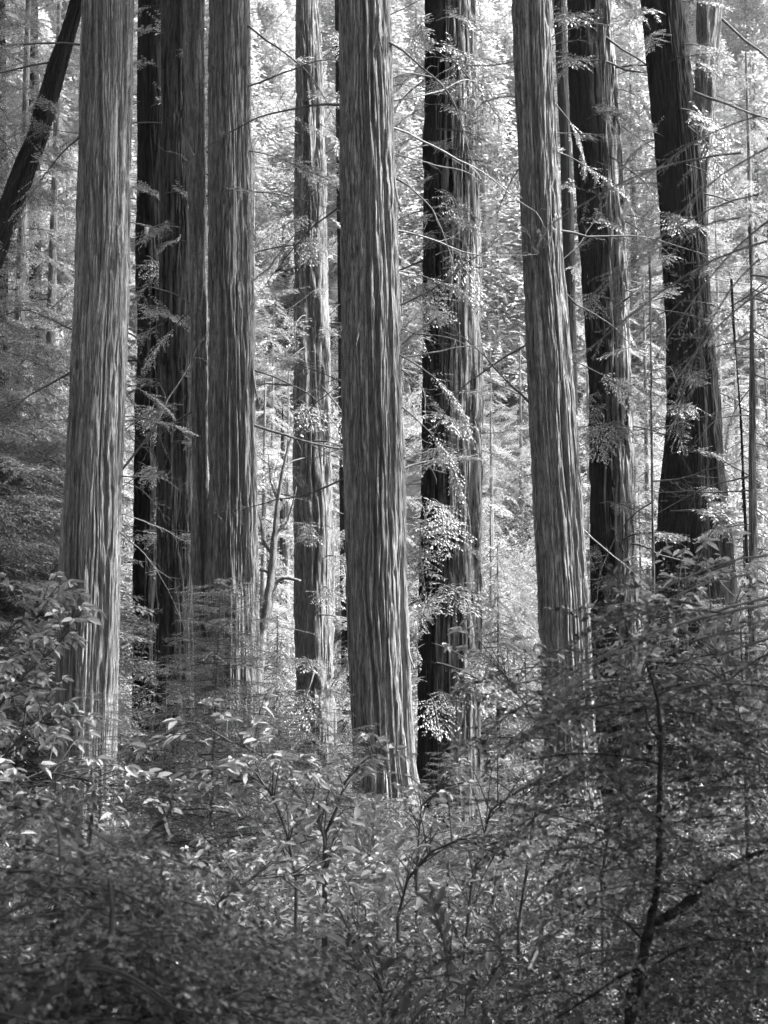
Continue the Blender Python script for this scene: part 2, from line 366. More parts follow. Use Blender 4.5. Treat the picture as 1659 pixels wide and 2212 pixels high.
redwood('t6', 960, 33, [([(0, 912, 985), (500, 913, 978), (1000, 912, 975), (1300, 906, 970), (1650, 898, 968), (1750, 895, 970)], M_bark_dark, dict(amp=.045, spacing=.11, nf=140, flute=.03)),
                        ([(0, 950, 1024), (500, 952, 1036), (1000, 950, 1043), (1300, 955, 1044), (1650, 955, 1048), (1750, 955, 1052)], M_bark_fluted_lit, dict(amp=.09, spacing=.12, nf=200, dd=.2))],  # shaded left and lit right painted as two bark tones
        'broad redwood with black left half and bright deeply fluted right half')
redwood('t7', 1225, 29, [([(0, 1105, 1190), (300, 1118, 1202), (600, 1131, 1218), (1100, 1152, 1258), (1500, 1172, 1282), (1750, 1184, 1298)], M_bark, dict(amp=.055, spacing=.066, nf=340))],
        'grey redwood trunk leaning gently left with two knots halfway up')
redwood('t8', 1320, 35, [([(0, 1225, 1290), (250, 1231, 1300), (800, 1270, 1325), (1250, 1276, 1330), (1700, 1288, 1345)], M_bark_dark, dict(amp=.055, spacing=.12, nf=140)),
                         ([(0, 1264, 1326), (250, 1268, 1336), (800, 1292, 1361), (1250, 1300, 1376), (1700, 1312, 1392)], M_bark_fluted_lit, dict(amp=.07, spacing=.11, nf=180, dd=.2))],  # again shade at left and light at right come from the bark tones
        'two-toned redwood behind the knotty trunk, dark on its left and streaked on its right')
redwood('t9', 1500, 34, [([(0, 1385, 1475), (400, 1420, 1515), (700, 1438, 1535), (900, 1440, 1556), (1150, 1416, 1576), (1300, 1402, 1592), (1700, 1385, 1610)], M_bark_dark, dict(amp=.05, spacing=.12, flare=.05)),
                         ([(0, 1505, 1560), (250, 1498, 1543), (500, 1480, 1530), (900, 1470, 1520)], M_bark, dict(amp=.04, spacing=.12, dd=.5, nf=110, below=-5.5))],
        'massive black redwood with flared base and a second stem forking up at right')
redwood('lean', -330, 31, [([(-100, 165, 205), (0, 146, 182), (300, 55, 103), (425, 0, 58), (1000, -215, -150), (1500, -360, -290)], M_bark_dark, dict(amp=.035, spacing=.09, ztop=19))],
        'dark slanting trunk crossing the top left corner', 0)
# thin stems farther back
def thin(stn, D, mat, label, ytop=None, name='redwood_tree', cat='tree', nf=48, amp=.02, group=None, **kw):
    base = base_at((stn[-1][1] + stn[-1][2]) / 2, D); root = empty(name, base, 0, label, cat, group)
    if ytop: kw['ztop'] = at(829, ytop, D).z + .6; kw['tip'] = 2.8
    me, sf = trunk_geo(stn, D, base, 900 + len(TREES) * 13, mat, nf=nf, nb=16, amp=amp, dz=.25, spacing=.14, **kw); link('trunk', me, root); TREES['thin%d' % len(TREES)] = (root, [(sf, D)])
    return root, sf
THIN = [
 ([(0, 722, 750), (1400, 735, 765), (1600, 737, 770)], 46, M_bark_dark, 'dark redwood trunk mostly hidden behind the central thick trunk'),
 ([(0, 1195, 1222), (450, 1213, 1240), (1000, 1222, 1252), (1500, 1230, 1262)], 48, M_bark_dark, 'thin dark trunk showing between the knotty and two-toned redwoods'),
 ([(0, 58, 82), (650, 62, 92), (1050, 84, 135), (1500, 86, 132)], 44, M_bark_dark, 'shaded trunk behind foliage left of the pale streaked trunk'),
 ([(0, -14, 12), (600, -8, 18), (1500, -20, 22)], 42, M_bark_dark, 'dark trunk cut by the left edge of the picture'),
 ([(0, 1600, 1616), (650, 1614, 1634), (1400, 1616, 1642), (1700, 1616, 1644)], 20, M_bark, 'slender straight young trunk with side branches near the right edge', 560),
 ([(300, 1399, 1404), (690, 1401, 1408), (1200, 1406, 1416), (1700, 1408, 1420)], 24, M_bark, 'pole-thin sapling stem left of the massive black redwood', 600),
 ([(0, 1548, 1552), (700, 1582, 1588), (900, 1596, 1606), (1300, 1612, 1622)], 26, M_bark_dark, 'thin bowed sapling between the black redwood and the slender right trunk', 650),
 ([(300, 606, 616), (900, 603, 618), (1500, 604, 622)], 62, M_bark_dark, 'small far trunk seen left of the slimmer fluted redwood', 900),
]
thin_roots = [thin(*a) for a in THIN]

# side limbs and sprays on the big trees: (tree key, stem, y px, side -1/1/0, kind, scale, tilt)
def hang(key, y, xpx, kind, sc, az_deg, tilt=0.0, stem=0, roll=0.0):
    root, surfs = TREES[key]; sf, D = surfs[stem]; cxx, rr, z = sf(y, 0)
    X = at(xpx, y, D).x; off = max(-.98, min(.98, (X - cxx) / rr)); yy = D - math.sqrt(max(0, 1 - off * off)) * rr + .03
    return put_branch(root, kind, (cxx + off * rr, yy, z), R(az_deg), tilt, sc * (1.2 if kind is SPRAY else 1), roll)
# az: 0 = right, 180 = left, -90 = towards the camera
for (k, y, x, kd, sc, az, ti) in [
    ('t2a', 95, 345, SPRAY, 1.6, -60, .1), ('t2a', 240, 330, SPRAY, 1.6, -50, .1), ('t2a', 440, 330, SPRAY, 1.5, -70, 0), ('t2b', 425, 360, SPRAY, 1.4, -40, 0), ('t2b', 500, 395, SPRAY, 1.2, -120, 0),
    ('t2a', 560, 320, SPRAY, 1.3, -60, -.3), ('t2a', 690, 310, SPRAY, 1.7, -50, 0), ('t2b', 700, 360, SPRAY, 1.4, -60, 0), ('t2a', 880, 335, SPRAY, 1.2, -90, -.1), ('t2b', 880, 400, SPRAY, 1.3, -130, 0),
    ('t2a', 1000, 300, SPRAY, 1.3, -60, -.2), ('t2b', 960, 380, SPRAY, 1.3, -40, 0), ('t2a', 1150, 310, SPRAY, 1.9, -50, 0), ('t2b', 1150, 370, SPRAY, 1.5, -30, 0), ('t2a', 1230, 370, SPRAY, .9, -60, 0),
    ('t4', 230, 660, SPRAY, 2.0, -60, .1), ('t4', 300, 650, SPRAY, 1.8, -120, 0), ('t4', 410, 660, SPRAY, 1.7, -60, 0), ('t4', 520, 650, SPRAY, 1.6, -80, -.2), ('t4', 640, 650, SPRAY, 1.5, -110, 0), ('t4', 730, 640, SPRAY, 1.8, -120, 0),
    ('t4', 870, 650, SPRAY, 1.7, -60, -.3), ('t4', 960, 680, SPRAY, 1.9, -50, 0), ('t4', 1130, 655, SPRAY, 1.3, -80, 0), ('t4', 1270, 700, SPRAY, 1.4, -60, 0), ('t4', 1330, 690, SPRAY, 1.7, -30, 0), ('t4', 1420, 650, SPRAY, 1.6, -60, 0),
    ('t6', 60, 940, SPRAY, 1.6, -60, 0), ('t6', 130, 1000, SPRAY, 1.4, -40, 0), ('t6', 240, 950, LIMB, 1.0, -40, .05), ('t6', 290, 930, SPRAY, 2.0, -30, 0), ('t6', 350, 960, SPRAY, 1.9, -20, -.1), ('t6', 420, 950, SPRAY, 1.5, -60, -.3),
    ('t6', 500, 940, SPRAY, 1.4, -60, 0), ('t6', 590, 950, LIMB, .9, -20, .05), ('t6', 640, 930, SPRAY, 1.3, -90, -.2), ('t6', 720, 930, SPRAY, 1.3, -120, 0), ('t6', 860, 940, LIMB, .8, -30, 0), ('t6', 900, 920, SPRAY, 1.7, -60, 0),
    ('t6', 980, 940, SPRAY, 1.7, -90, 0), ('t6', 1080, 930, SPRAY, 1.3, -60, -.2), ('t6', 1200, 925, SPRAY, 1.4, -110, 0), ('t6', 1260, 920, SPRAY, 1.5, -50, 0), ('t6', 1390, 930, LIMB, .9, -30, 0), ('t6', 1430, 915, SPRAY, 2.0, -30, -.05), ('t6', 1450, 1000, SPRAY, 1.4, -30, -.1),
    ('t6', 1500, 925, SPRAY, 1.4, -90, -.1), ('t6', 1180, 1000, SPRAY, .7, -30, 0), ('t6', 310, 1000, LIMB, .9, 0, -.1), ('t6', 700, 1020, LIMB, .9, 10, -.1), ('t6', 950, 1030, LIMB, 1.0, 0, -.25),
    ('t8', 60, 1240, SPRAY, 1.8, -100, 0), ('t8', 150, 1250, SPRAY, 1.5, -90, 0), ('t8', 270, 1260, SPRAY, 1.4, -60, 0), ('t8', 420, 1265, LIMB, .9, -40, 0), ('t8', 500, 1290, SPRAY, 1.6, -70, -.1), ('t8', 640, 1280, SPRAY, 1.2, -120, -.1),
    ('t8', 830, 1290, LIMB, .9, -60, -.2), ('t8', 900, 1300, SPRAY, 1.6, -90, -.5), ('t8', 760, 1280, SPRAY, 1.2, -130, 0), ('t8', 1090, 1290, SPRAY, 1.2, -60, .1),
    ('t9', 50, 1430, SPRAY, 1.6, -120, 0), ('t9', 150, 1440, LIMB, .8, -60, -.1), ('t9', 250, 1460, SPRAY, 1.7, -60, -.4), ('t9', 370, 1470, LIMB, .8, -40, -.3), ('t9', 480, 1460, SPRAY, 1.3, -90, -.1), ('t9', 560, 1450, SPRAY, .9, -110, -.2),
    ('t9', 590, 1490, SPRAY, 1.1, -60, 0), ('t9', 660, 1455, SPRAY, 1.9, -40, 0), ('t9', 690, 1470, SPRAY, 1.4, -50, -.2), ('t9', 985, 1445, SPRAY, 1.1, -15, .1), ('t9', 1085, 1425, SPRAY, 2.2, -25, .1), ('t9', 1110, 1440, SPRAY, 2.0, -35, 0),
    ('t9', 1080, 1500, SPRAY, 1.7, -20, .05), ('t3', 430, 480, LIMB, .6, -60, -.1), ('t5', 990, 870, BARE, .4, 20, .1), ('t5', 175, 845, BARE, .9, 30, .4), ('t5', 280, 850, BARE_P, 1.2, 20, -.2), ('t5', 770, 862, LIMB, .9, 0, -.2),
    ('t5', 880, 865, LIMB, .9, 10, -.3), ('t5', 590, 855, LIMB, .7, 10, 0), ('t5', 100, 840, BARE, .9, 10, -.4), ('t3', 190, 538, BARE, .9, 10, .6), ('t3', 330, 540, LIMB, 1.0, 0, -.2), ('t3', 610, 548, BARE, .8, 10, .7), ('t3', 800, 550, BARE, .8, 0, 0),
    ('t3', 920, 550, BARE, 1.2, 0, -.5), ('t3', 60, 536, BARE, .9, 20, -.5), ('t5', 830, 742, BARE, .5, 170, -.2), ('t5', 230, 738, BARE, 1.0, 190, .4),  ('t7', 470, 1140, BARE, .3, 180, 0), ('t7', 500, 1215, BARE, 1.0, 10, -.2),
    ('t7', 330, 1210, LIMB, .8, 20, -.3), ('t8', 330, 1335, LIMB, 1.2, 10, -.25), ('t8', 70, 1326, BARE, 1.3, 10, -.4), ('t8', 130, 1330, BARE, 1.2, 0, -.5), ('t8', 950, 1365, LIMB, .8, 0, -.2), ('t8', 1110, 1370, LIMB, .7, 5, 0),
    ('t1', 720, 165, BARE, .8, 180, .7), ('t1', 830, 272, LIMB, .5, -10, 0), ('t1', 900, 270, LIMB, .6, 0, -.1), ('t1', 1030, 270, BARE, .6, 0, .2), ('t1', 1150, 265, BARE, .6, 0, -.5), ('t1', 300, 172, LIMB, 1.0, 170, -.2), ('t1', 100, 175, LIMB, 1.2, 180, 0),
    ('t9', 600, 1530, BARE_P, .8, 0, -.2), ('t9', 40, 1560, BARE, 1.4, 0, -.6), ('t9', 200, 1540, BARE, 1.4, 0, -.5), ('t9', 420, 1530, LIMB, 1.2, -10, 0), ('t9', 1000, 1560, BARE, .9, 0, -.25),
    ]:
    kw = dict(stem=1) if (k == 't9' and y < 60 and x > 1500) else {}
    hang(k, y, x, kd, sc, az + random.uniform(-12, 12), ti, roll=random.uniform(-.4, .4), **kw)
# random extra sprays
for i in range(200):
    k = random.choice(['t2a', 't2b', 't4', 't4', 't6', 't6', 't8', 't8', 't9', 'lean', 't6'])
    root, surfs = TREES[k]; y = random.uniform(-40, 1150 if k == 't9' else 1500); sf, D = surfs[0 if k in ('t9', 't6') else -1]; cxx, rr, z = sf(y, 0)
    a = random.uniform(-170, -10 if k != 't6' else -70); put_branch(root, random.choice([SPRAY, SPRAY, LIMB]), (cxx + math.cos(R(a)) * rr, D + math.sin(R(a)) * rr + .05, z), R(a), random.uniform(-.4, .1), random.uniform(.7, 1.6), random.uniform(-.4, .4))
for i in range(110):                      # thin dark dead branches crossing the gaps
    k = random.choice(['t1', 't3', 't4', 't5', 't5', 't6', 't7', 't7', 't8', 't8', 't9', 't9', 't2a', 'lean'])
    root, surfs = TREES[k]; y = random.uniform(-60, 1150) ** 1.0; sf, D = surfs[-1]; cxx, rr, z = sf(y, 0); sd = random.choice([0, 0, PI])
    put_branch(root, random.choice([BARE, BARE, BARE_P, LIMB]), (cxx + math.cos(sd) * rr * .9, D + .1, z), sd + random.uniform(-.7, .7), random.choice([-1, 1]) * random.uniform(.05, .75), random.uniform(.35, 1.0), random.uniform(-.6, .6))
# side branches of the slender right trunk and sapling poles
for (root, sf), y0, y1, n, D in ((thin_roots[4], 570, 1500, 30, 20), (thin_roots[5], 620, 1500, 14, 24), (thin_roots[6], 660, 1300, 12, 26)):
    for i in range(n):
        y = y0 + (y1 - y0) * (i + random.random()) / n; cxx, rr, z = sf(y, 0)
        put_branch(root, random.choice([BARE, BARE, LIMB]), (cxx, D, z), random.uniform(-1, 1) + (0 if random.random() < .7 else PI), random.uniform(-.5, .1), random.uniform(.25, .6), random.uniform(-.5, .5))
for (root, sf), D in ((thin_roots[0], 46), (thin_roots[1], 48), (thin_roots[2], 44), (thin_roots[3], 42), (thin_roots[7], 62)):
    for i in range(40):
        y = random.uniform(-100, 1450); cxx, rr, z = sf(y, 0)
        put_branch(root, random.choice([BOUGH, LACY]), (cxx, D, z), random.uniform(0, 2 * PI), random.uniform(-.4, .1), random.uniform(.5, .9), random.uniform(-.4, .4))

# knots on the leaning grey trunk, splinters
def knot_mesh(seed, r=.11):
    rng = np.random.default_rng(seed); mb = MB(); n, m = 14, 7
    V = []
    for j in range(m):
        t = j / (m - 1); rad = r * (1.25 - t * .9) * (1 if j < m - 1 else .5); dep = [0, .05, .085, .09, .06, .0, -.02][j] * r / .11
        for i in range(n):
            a = 2 * PI * i / n; q = rad * (1 + .3 * math.sin(2 * a + seed) + rng.normal(0, .03)); V.append((q * math.cos(a) * .6 + .02 * math.sin(3 * a), -dep * .7, q * math.sin(a) * 2.3 + rng.normal(0, .008)))
    Fc = [(j * n + i, j * n + (i + 1) % n, (j + 1) * n + (i + 1) % n, (j + 1) * n + i) for j in range(m - 1) for i in range(n)]
    mb.add(V, Fc); return mb.mesh('knot', [M_bark], True)
def on_trunk(key, me, x, y, name, stem=0, rot=(0, 0, 0), sink=.0):
    root, surfs = TREES[key]; sf, D = surfs[stem]; cxx, rr, z = sf(y, 0); X = at(x, y, D).x
    off = max(-.95, min(.95, (X - cxx) / rr)); p = Vector((cxx + off * rr, D - math.sqrt(1 - off * off) * rr - sink, z))
    return link(name, me, root, p - root.location, (rot[0], rot[1], math.asin(off) + rot[2]))
for i, (x, y) in enumerate([(1157, 535), (1192, 492)]): on_trunk('t7', knot_mesh(i, .085), x, y, 'knot', sink=-.02)
def strip_mesh(seed, L=.7, w=.05):
    rng = np.random.default_rng(seed); mb = MB(); n = 8; V = []
    x = 0
    for i in range(n + 1):
        t = i / n; x += rng.normal(0, .008); ww = w * (1 - t) ** .7 + .003; o = -.02 - .12 * t * t
        V += [(x - ww / 2, o, -t * L), (x + ww / 2, o - .012, -t * L), (x + ww / 2, o + .01, -t * L), (x - ww / 2, o + .02, -t * L)]
    Fc = [(i * 4 + k, i * 4 + (k + 1) % 4, i * 4 + 4 + (k + 1) % 4, i * 4 + 4 + k) for i in range(n) for k in range(4)]
    mb.add(V, Fc); return mb.mesh('bark_strip', [M_bark])
for i, (k, x, y, L) in enumerate([('t5', 815, 1040, .4), ('t5', 850, 370, .8), ('t5', 780, 700, .5), ('t3', 545, 260, .8), ('t3', 550, 800, .7), ('t1', 262, 500, .8), ('t7', 1160, 1120, .35), ('t5', 880, 1380, .5), ('t5', 820, 30, .9), ('t3', 520, 620, .5)]):
    on_trunk(k, strip_mesh(i, L), x, y, 'bark_strip', rot=(0, random.uniform(-.12, .12), 0))
def splinter(L, w):
    mb = MB(); mb.add([(-w, -.03, 0), (w, -.03, 0), (w * .7, .03, 0), (-w * .7, .03, 0), (-.01, -.08, -L), (.01, -.08, -L), (.01, -.06, -L), (-.01, -.06, -L)],
                      [(0, 1, 5, 4), (1, 2, 6, 5), (2, 3, 7, 6), (3, 0, 4, 7), (3, 2, 1, 0), (4, 5, 6, 7)]); return mb.mesh('splinter', [M_split])
for (x, y, L, w) in [(322, 500, .5, .06)]: on_trunk('t2a', splinter(L, w), x, y, 'splinter', sink=.03, rot=(0, .02, 0))

# ------------------------------------------------------------------ background conifers (each with its own branches)
def conifer(x, D, H, r, nb, z0, label, group, sc=(.7, 1.2), variants=None, mats=M_bark, lean=0.0, upmax=None):
    base = Vector((x, D, gh(x, D))); root = empty('conifer_tree', base, 0, label, 'tree', group)
    mb = MB(); n = 12
    mb.tube([(lean * H * (i / n) ** 1.5, 0, -0.3 + (H + .3) * i / n) for i in range(n + 1)], [r * (1 - .85 * i / n) for i in range(n + 1)], 14)
    link('trunk', mb.mesh('trunk', [mats], True), root)
    vis = (D * math.tan(TILT + R(18.5)) + CAMZ - base.z)
    top = min(H * .98, vis + 5)
    for i in range(nb):
        t = ((i + random.random()) / nb) ** .85; z = z0 + (top - z0) * t
        fr = z / H; s = random.uniform(*sc) * (1.15 - .85 * fr) 
        v = variants or random.choice([BOUGH, BOUGH, LACY, BOUGH, BARE])
        put_branch(root, v, base + Vector((lean * H * fr ** 1.5, 0, z)), random.uniform(0, 2 * PI), random.uniform(-.35, .15), s, random.uniform(-.3, .3))
    return root
random.seed(11)
def xat(px, D): return at(px, 1106, D).x
for (px, D, H, nb, sc) in [
    (30, 38, 24, 170, (.7, 1.2)), (100, 42, 25, 170, (.7, 1.2)), (-40, 35, 22, 130, (.7, 1.2)), (240, 50, 20, 110, (.7, 1.2)), (570, 52, 13, 90, (.7, 1.2)), (1640, 46, 22, 100, (.7, 1.1)), (1400, 50, 16, 80, (.6, 1.0)), (1060, 54, 9, 60, (.6, .9))]:
    pos = {30: 'beside the left edge', 100: 'behind the shaded trunk at the left', -40: 'cut by the left edge', 240: 'right of the pale streaked trunk', 570: 'between the twin trunk and the slimmer trunk', 1640: 'by the right edge', 1400: 'left of the massive black trunk', 1060: 'in the bright gap'}[px]
    conifer(xat(px, D), D, H, .12 + H * .004, nb, 1.0, f'leafy conifer just beyond the grove {pos}', 'conifers just beyond the grove', sc, BOUGH_D if px < 200 else None)
for k in range(46):
    D = 57 + 30 * ((k * .618) % 1); px = -150 + 1950 * ((k + random.random() * .6) / 46); H = random.uniform(9, 16)
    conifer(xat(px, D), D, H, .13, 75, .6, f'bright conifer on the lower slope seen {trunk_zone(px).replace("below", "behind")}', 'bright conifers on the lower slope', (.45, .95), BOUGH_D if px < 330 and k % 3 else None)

# far trees on the slope: one crown mesh each
def crown_mesh(seed, H=26, Rr=3.6, n=14000):
    rng = np.random.default_rng(seed); z = H * (1 - rng.random(n) ** .75) * .93 + 1.0
    lay = np.sin(z * 2.6 + rng.random(n) * .8) * .5
    a = rng.random(n) * 2 * PI; az = np.round(a * 9 / (2 * PI) + z * 1.3) / 9 * 2 * PI - z * .9 + rng.normal(0, .18, n)
    rmax = Rr * (1 - z / (H * 1.04)) ** .7 * (1 + .35 * np.sin(az * 3 + z)) ; r = rmax * np.sqrt(rng.random(n)) 
    P = np.stack([np.cos(az) * r, np.sin(az) * r, z - r * .22 + lay * .3], 1)
    D = np.stack([np.cos(az) + rng.normal(0, .5, n), np.sin(az) + rng.normal(0, .5, n), rng.normal(-.2, .3, n)], 1)
    N = np.stack([rng.normal(0, .5, n), rng.normal(0, .5, n), np.ones(n)], 1)
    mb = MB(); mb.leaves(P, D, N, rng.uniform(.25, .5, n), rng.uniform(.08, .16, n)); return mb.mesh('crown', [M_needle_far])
CROWN = [crown_mesh(200 + i) for i in range(4)]
mb = MB(); mb.tube([(0, 0, -.5), (0, 0, 8), (0, 0, 25)], [.35, .26, .05], 8); FARTRUNK = mb.mesh('trunk', [M_bark])
for i in range(230):
    D = random.uniform(84, 175); px = random.uniform(-250, 1910); x = xat(px, D)
    side = 'left' if px < 400 else ('centre' if px < 1050 else 'right')
    root = empty('conifer_tree', (x, D, gh(x, D)), random.uniform(0, 6), f'hazy pale conifer far up the slope, seen {trunk_zone(px).replace("below", "behind")}', 'tree', f'far conifers on the slope at the {side}')
    s = random.uniform(.5, .85); link('trunk', FARTRUNK, root, sc=(s, s, s)); link('crown', random.choice(CROWN), root, sc=(s * 1.3, s * 1.3, s), kind='stuff')

# ------------------------------------------------------------------ shrubs
def shrub_meshes(seed, rx=.9, h=1.3, ntw=420, leaf=(.035, .016), per=11, twl=.28, mat=None, six=True, up=.3, stems=14):
    rng = np.random.default_rng(seed); W = MB(); Fo = MB()
    for i in range(stems):
        a = rng.random() * 2 * PI; rr = rx * rng.uniform(.3, .9); zt = h * rng.uniform(.6, .95)
        p = [np.array([0, 0, -.15]) + rng.normal(0, .06, 3) * [1, 1, 0]]
        for k in range(1, 7):
            t = k / 6; p.append(np.array([math.cos(a) * rr * t ** 1.3, math.sin(a) * rr * t ** 1.3, zt * t ** .8]) + rng.normal(0, .03, 3))
        W.tube(p, [.012 * (1 - .8 * k / 6) + .002 for k in range(7)], 4)
    P = []; D = []; N = []; L = []
    for i in range(ntw):
        # point in a dome, lumpy
        u = rng.normal(0, 1, 3); u /= np.linalg.norm(u); u[2] = abs(u[2]); q = rng.random() ** .4
        lump = 1 + .38 * math.sin(u[0] * 5 + seed) * math.cos(u[1] * 4 + seed * 2)
        p = np.array([u[0] * rx, u[1] * rx, .1 + u[2] * h]) * q * lump
        d = np.array([u[0], u[1], up * rng.uniform(0, 1.6)]) + rng.normal(0, .45, 3); d /= np.linalg.norm(d)
        l = twl * rng.uniform(.5, 1.4); e = p + d * l + np.array([0, 0, -.1 * l])
        mid = (p + e) / 2 + np.array([0, 0, .06 * l]); W.tube([p, mid, e], [.003, .0022, .001], 3)
        for k in range(per):
            t = (k + .5) / per; pp = (p * (1 - t) ** 2 + 2 * mid * t * (1 - t) + e * t * t)
            sd = 1 if k % 2 else -1; s = np.array([-d[1], d[0], 0]); dd = d * .7 + s * sd * rng.uniform(.6, 1.2) + np.array([0, 0, rng.normal(.1, .25)])
            P.append(pp); D.append(dd); N.append([rng.normal(0, .4), rng.normal(0, .4), 1]); L.append(leaf[0] * rng.uniform(.6, 1.25))
    L = np.array(L); Fo.leaves(P, D, N, L, L * leaf[1] / leaf[0], 0, .25, six, .12)
    return W.mesh('stem', [M_wood]), Fo.mesh('foliage', [mat])
HUCK = [shrub_meshes(300 + i, .8 + .1 * i, 1.2 + .1 * i, 760, (.034, .020), 11, .28, M_leaf_small, True, .15) for i in range(4)]
BROAD = [shrub_meshes(320 + i, .9, 1.3, 300, (.075, .034), 8, .30, M_leaf, True, .2) for i in range(3)]
LIGHTB = [shrub_meshes(330 + i, .7, .8, 240, (.07, .036), 8, .26, M_leaf_sunfleck, True, .15) for i in range(3)]  # leaves carry the painted-in sun-fleck brightness
FARB = [shrub_meshes(340 + i, 1.2, 1.5, 700, (.06, .03), 12, .4, M_needle_far, False) for i in range(3)]
def shrub(kind, x, y, s, sz, label, group, name='shrub', z=None, cat='shrub'):
    root = empty(name, (x, y, gh(x, y) if z is None else z), random.uniform(0, 6.28), label, cat, group)
    st, fo = random.choice(kind)
    zo = 0.0
    if kind is not HUCK and sz > s * 1.3: zo = (sz - s) * .9; sz = s
    if zo:      # raise the leafy part on its own stems instead of stretching the leaves
        mb = MB()
        for k in range(5): mb.tube([(random.uniform(-.1, .1), random.uniform(-.1, .1), -.1), (random.uniform(-.15, .15), random.uniform(-.15, .15), zo * .6), (random.uniform(-.1, .1), random.uniform(-.1, .1), zo + .2)], [.014, .011, .007], 4)
        link('stem', mb.mesh('stem', [M_wood]), root)
    a = link('stem', st, root, (0, 0, zo), sc=(s, s, sz)); link('foliage', fo, root, (0, 0, zo), sc=(s, s, sz), kind='stuff'); return root
random.seed(21)
# dense brush in rows, tops following the outline seen in the picture: px -> picture height of the brush top
TOPX = [-100, 0, 150, 270, 400, 560, 700, 850, 950, 1050, 1120, 1200, 1300, 1500, 1659, 1760]
TOPY = [1640, 1680, 1740, 1810, 1860, 1810, 1790, 1800, 1790, 1770, 1750, 1740, 1720, 1660, 1560, 1560]
rows = [(5.0, .6, 1.0), (5.7, .6, 1.0), (6.5, .6, 1.0), (7.5, .7, .9), (8.6, .75, .8), (9.9, .8, .7), (11.4, .9, .55), (13.2, 1.0, .42), (15.3, 1.1, .3), (18, 1.3, .15), (21, 1.4, .05), (25, 1.6, 0)]
for (D, s, drop) in rows:
    half = D * .27 + 1.2; n = int(2 * half / (s * .75)) + 1
    for i in range(n):
        x = -half + 2 * half * (i + random.uniform(.2, .8)) / n; y = D + random.uniform(-.5, .5) * (1 + D * .05)
        px = 829.5 + x / y * F / ct
        ty = np.interp(px, TOPX, TOPY) + drop * (240 if px < 1100 else 330) + random.uniform(-10, 70)
        ztop = at(px, ty, y).z; H = ztop - gh(x, y)
        if H < .8: H = .8
        kindn = HUCK if (random.random() < (.8 if D < 12 else .5)) else BROAD
        zone = trunk_zone(px)
        dep = 'foreground' if D < 8 else ('middle distance' if D < 14 else 'foot of the redwoods')
        s0 = H / 1.62; shrub(kindn, x, y, s0, s0 * random.uniform(.85, 1.15), (f'dark small-leaved bush in the thicket {zone}, {dep}' if kindn is HUCK else f'broad-leaved bush in the thicket {zone}, {dep}'), f'{"small" if kindn is HUCK else "broad"}-leaved thicket bushes, {dep}, {zone}')
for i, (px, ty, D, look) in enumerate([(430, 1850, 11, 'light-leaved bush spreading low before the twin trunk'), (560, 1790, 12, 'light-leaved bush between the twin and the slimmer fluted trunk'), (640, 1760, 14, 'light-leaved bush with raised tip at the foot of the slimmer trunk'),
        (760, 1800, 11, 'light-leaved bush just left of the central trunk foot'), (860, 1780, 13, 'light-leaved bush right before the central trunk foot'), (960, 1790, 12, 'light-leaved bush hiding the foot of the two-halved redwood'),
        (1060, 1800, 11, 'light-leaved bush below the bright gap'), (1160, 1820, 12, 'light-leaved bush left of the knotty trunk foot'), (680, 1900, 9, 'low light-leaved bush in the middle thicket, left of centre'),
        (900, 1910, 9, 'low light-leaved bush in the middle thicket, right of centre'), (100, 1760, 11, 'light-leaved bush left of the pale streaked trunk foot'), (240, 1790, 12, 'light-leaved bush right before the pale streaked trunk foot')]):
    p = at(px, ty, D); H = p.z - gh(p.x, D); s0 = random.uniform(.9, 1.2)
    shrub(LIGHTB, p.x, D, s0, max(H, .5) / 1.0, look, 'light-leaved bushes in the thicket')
# bright low brush and young growth behind the trunks
for i in range(200):
    D = random.uniform(45, 100); px = random.uniform(-150, 1810); x = xat(px, D)
    side = 'left' if px < 560 else ('centre' if px < 1050 else 'right')
    s = random.uniform(1.1, 1.9); shrub(FARB, x, D, s, s * random.uniform(.8, 1.4), f'bright undergrowth bush beyond the trunks, seen {trunk_zone(px).replace("below", "behind")}', f'bright bushes beyond the trunks at the {side}')

# ------------------------------------------------------------------ young redwoods with feathery tiers
def young(px, D, ytop, n, sc, label, kinds=YOUNG, r=.03, name='young_redwood', zmin=.3, group=None, lean=0.0):
    top = at(px, ytop, D); base = Vector((top.x, D, gh(top.x, D))); H = top.z - base.z
    root = empty(name, base, 0, label, 'tree', group); mb = MB()
    mb.tube([(lean * i / 8, .02 * math.sin(i), -.1 + (H + .1) * i / 8) for i in range(9)], [r * (1 - .85 * i / 8) for i in range(9)], 6); link('trunk', mb.mesh('trunk', [M_wood], True), root)
    for i in range(n):
        t = (i + random.random()) / n; z = zmin + (H - zmin) * t
        put_branch(root, kinds, base + Vector((lean * t, 0, z)), i * 2.4 + random.uniform(-.4, .4), random.uniform(-.15, .15), sc * (1.15 - .8 * t) * random.uniform(.75, 1.2), random.uniform(-.25, .25))
    return root
random.seed(31)
young(455, 16, 1255, 190, 1.25, 'dark feathery young redwood in front of the twin trunk', lean=.1)
young(360, 17, 1420, 90, 1.1, 'shaded young redwood before the near-black trunk')
young(560, 19, 1500, 130, 1.3, 'young redwood with drooping tiers right of the twin trunk')
young(222, 19, 1490, 110, .85, 'small young redwood at the foot of the pale streaked trunk')
young(690, 21, 1490, 80, 1.3, 'young redwood at the foot of the slimmer fluted trunk')
young(1480, 12, 1210, 50, 1.0, 'leafy young redwood before the massive black trunk', r=.04)
young(1350, 13, 1440, 34, .8, 'young redwood before the two-toned trunk')
young(1600, 10, 1290, 50, 1.0, 'young redwood low at the right edge')
young(1130, 24, 1560, 40, 1.0, 'small pale young redwood in the bright gap')
young(960, 22, 1620, 40, .8, 'low young redwood at the foot of the two-halved trunk')
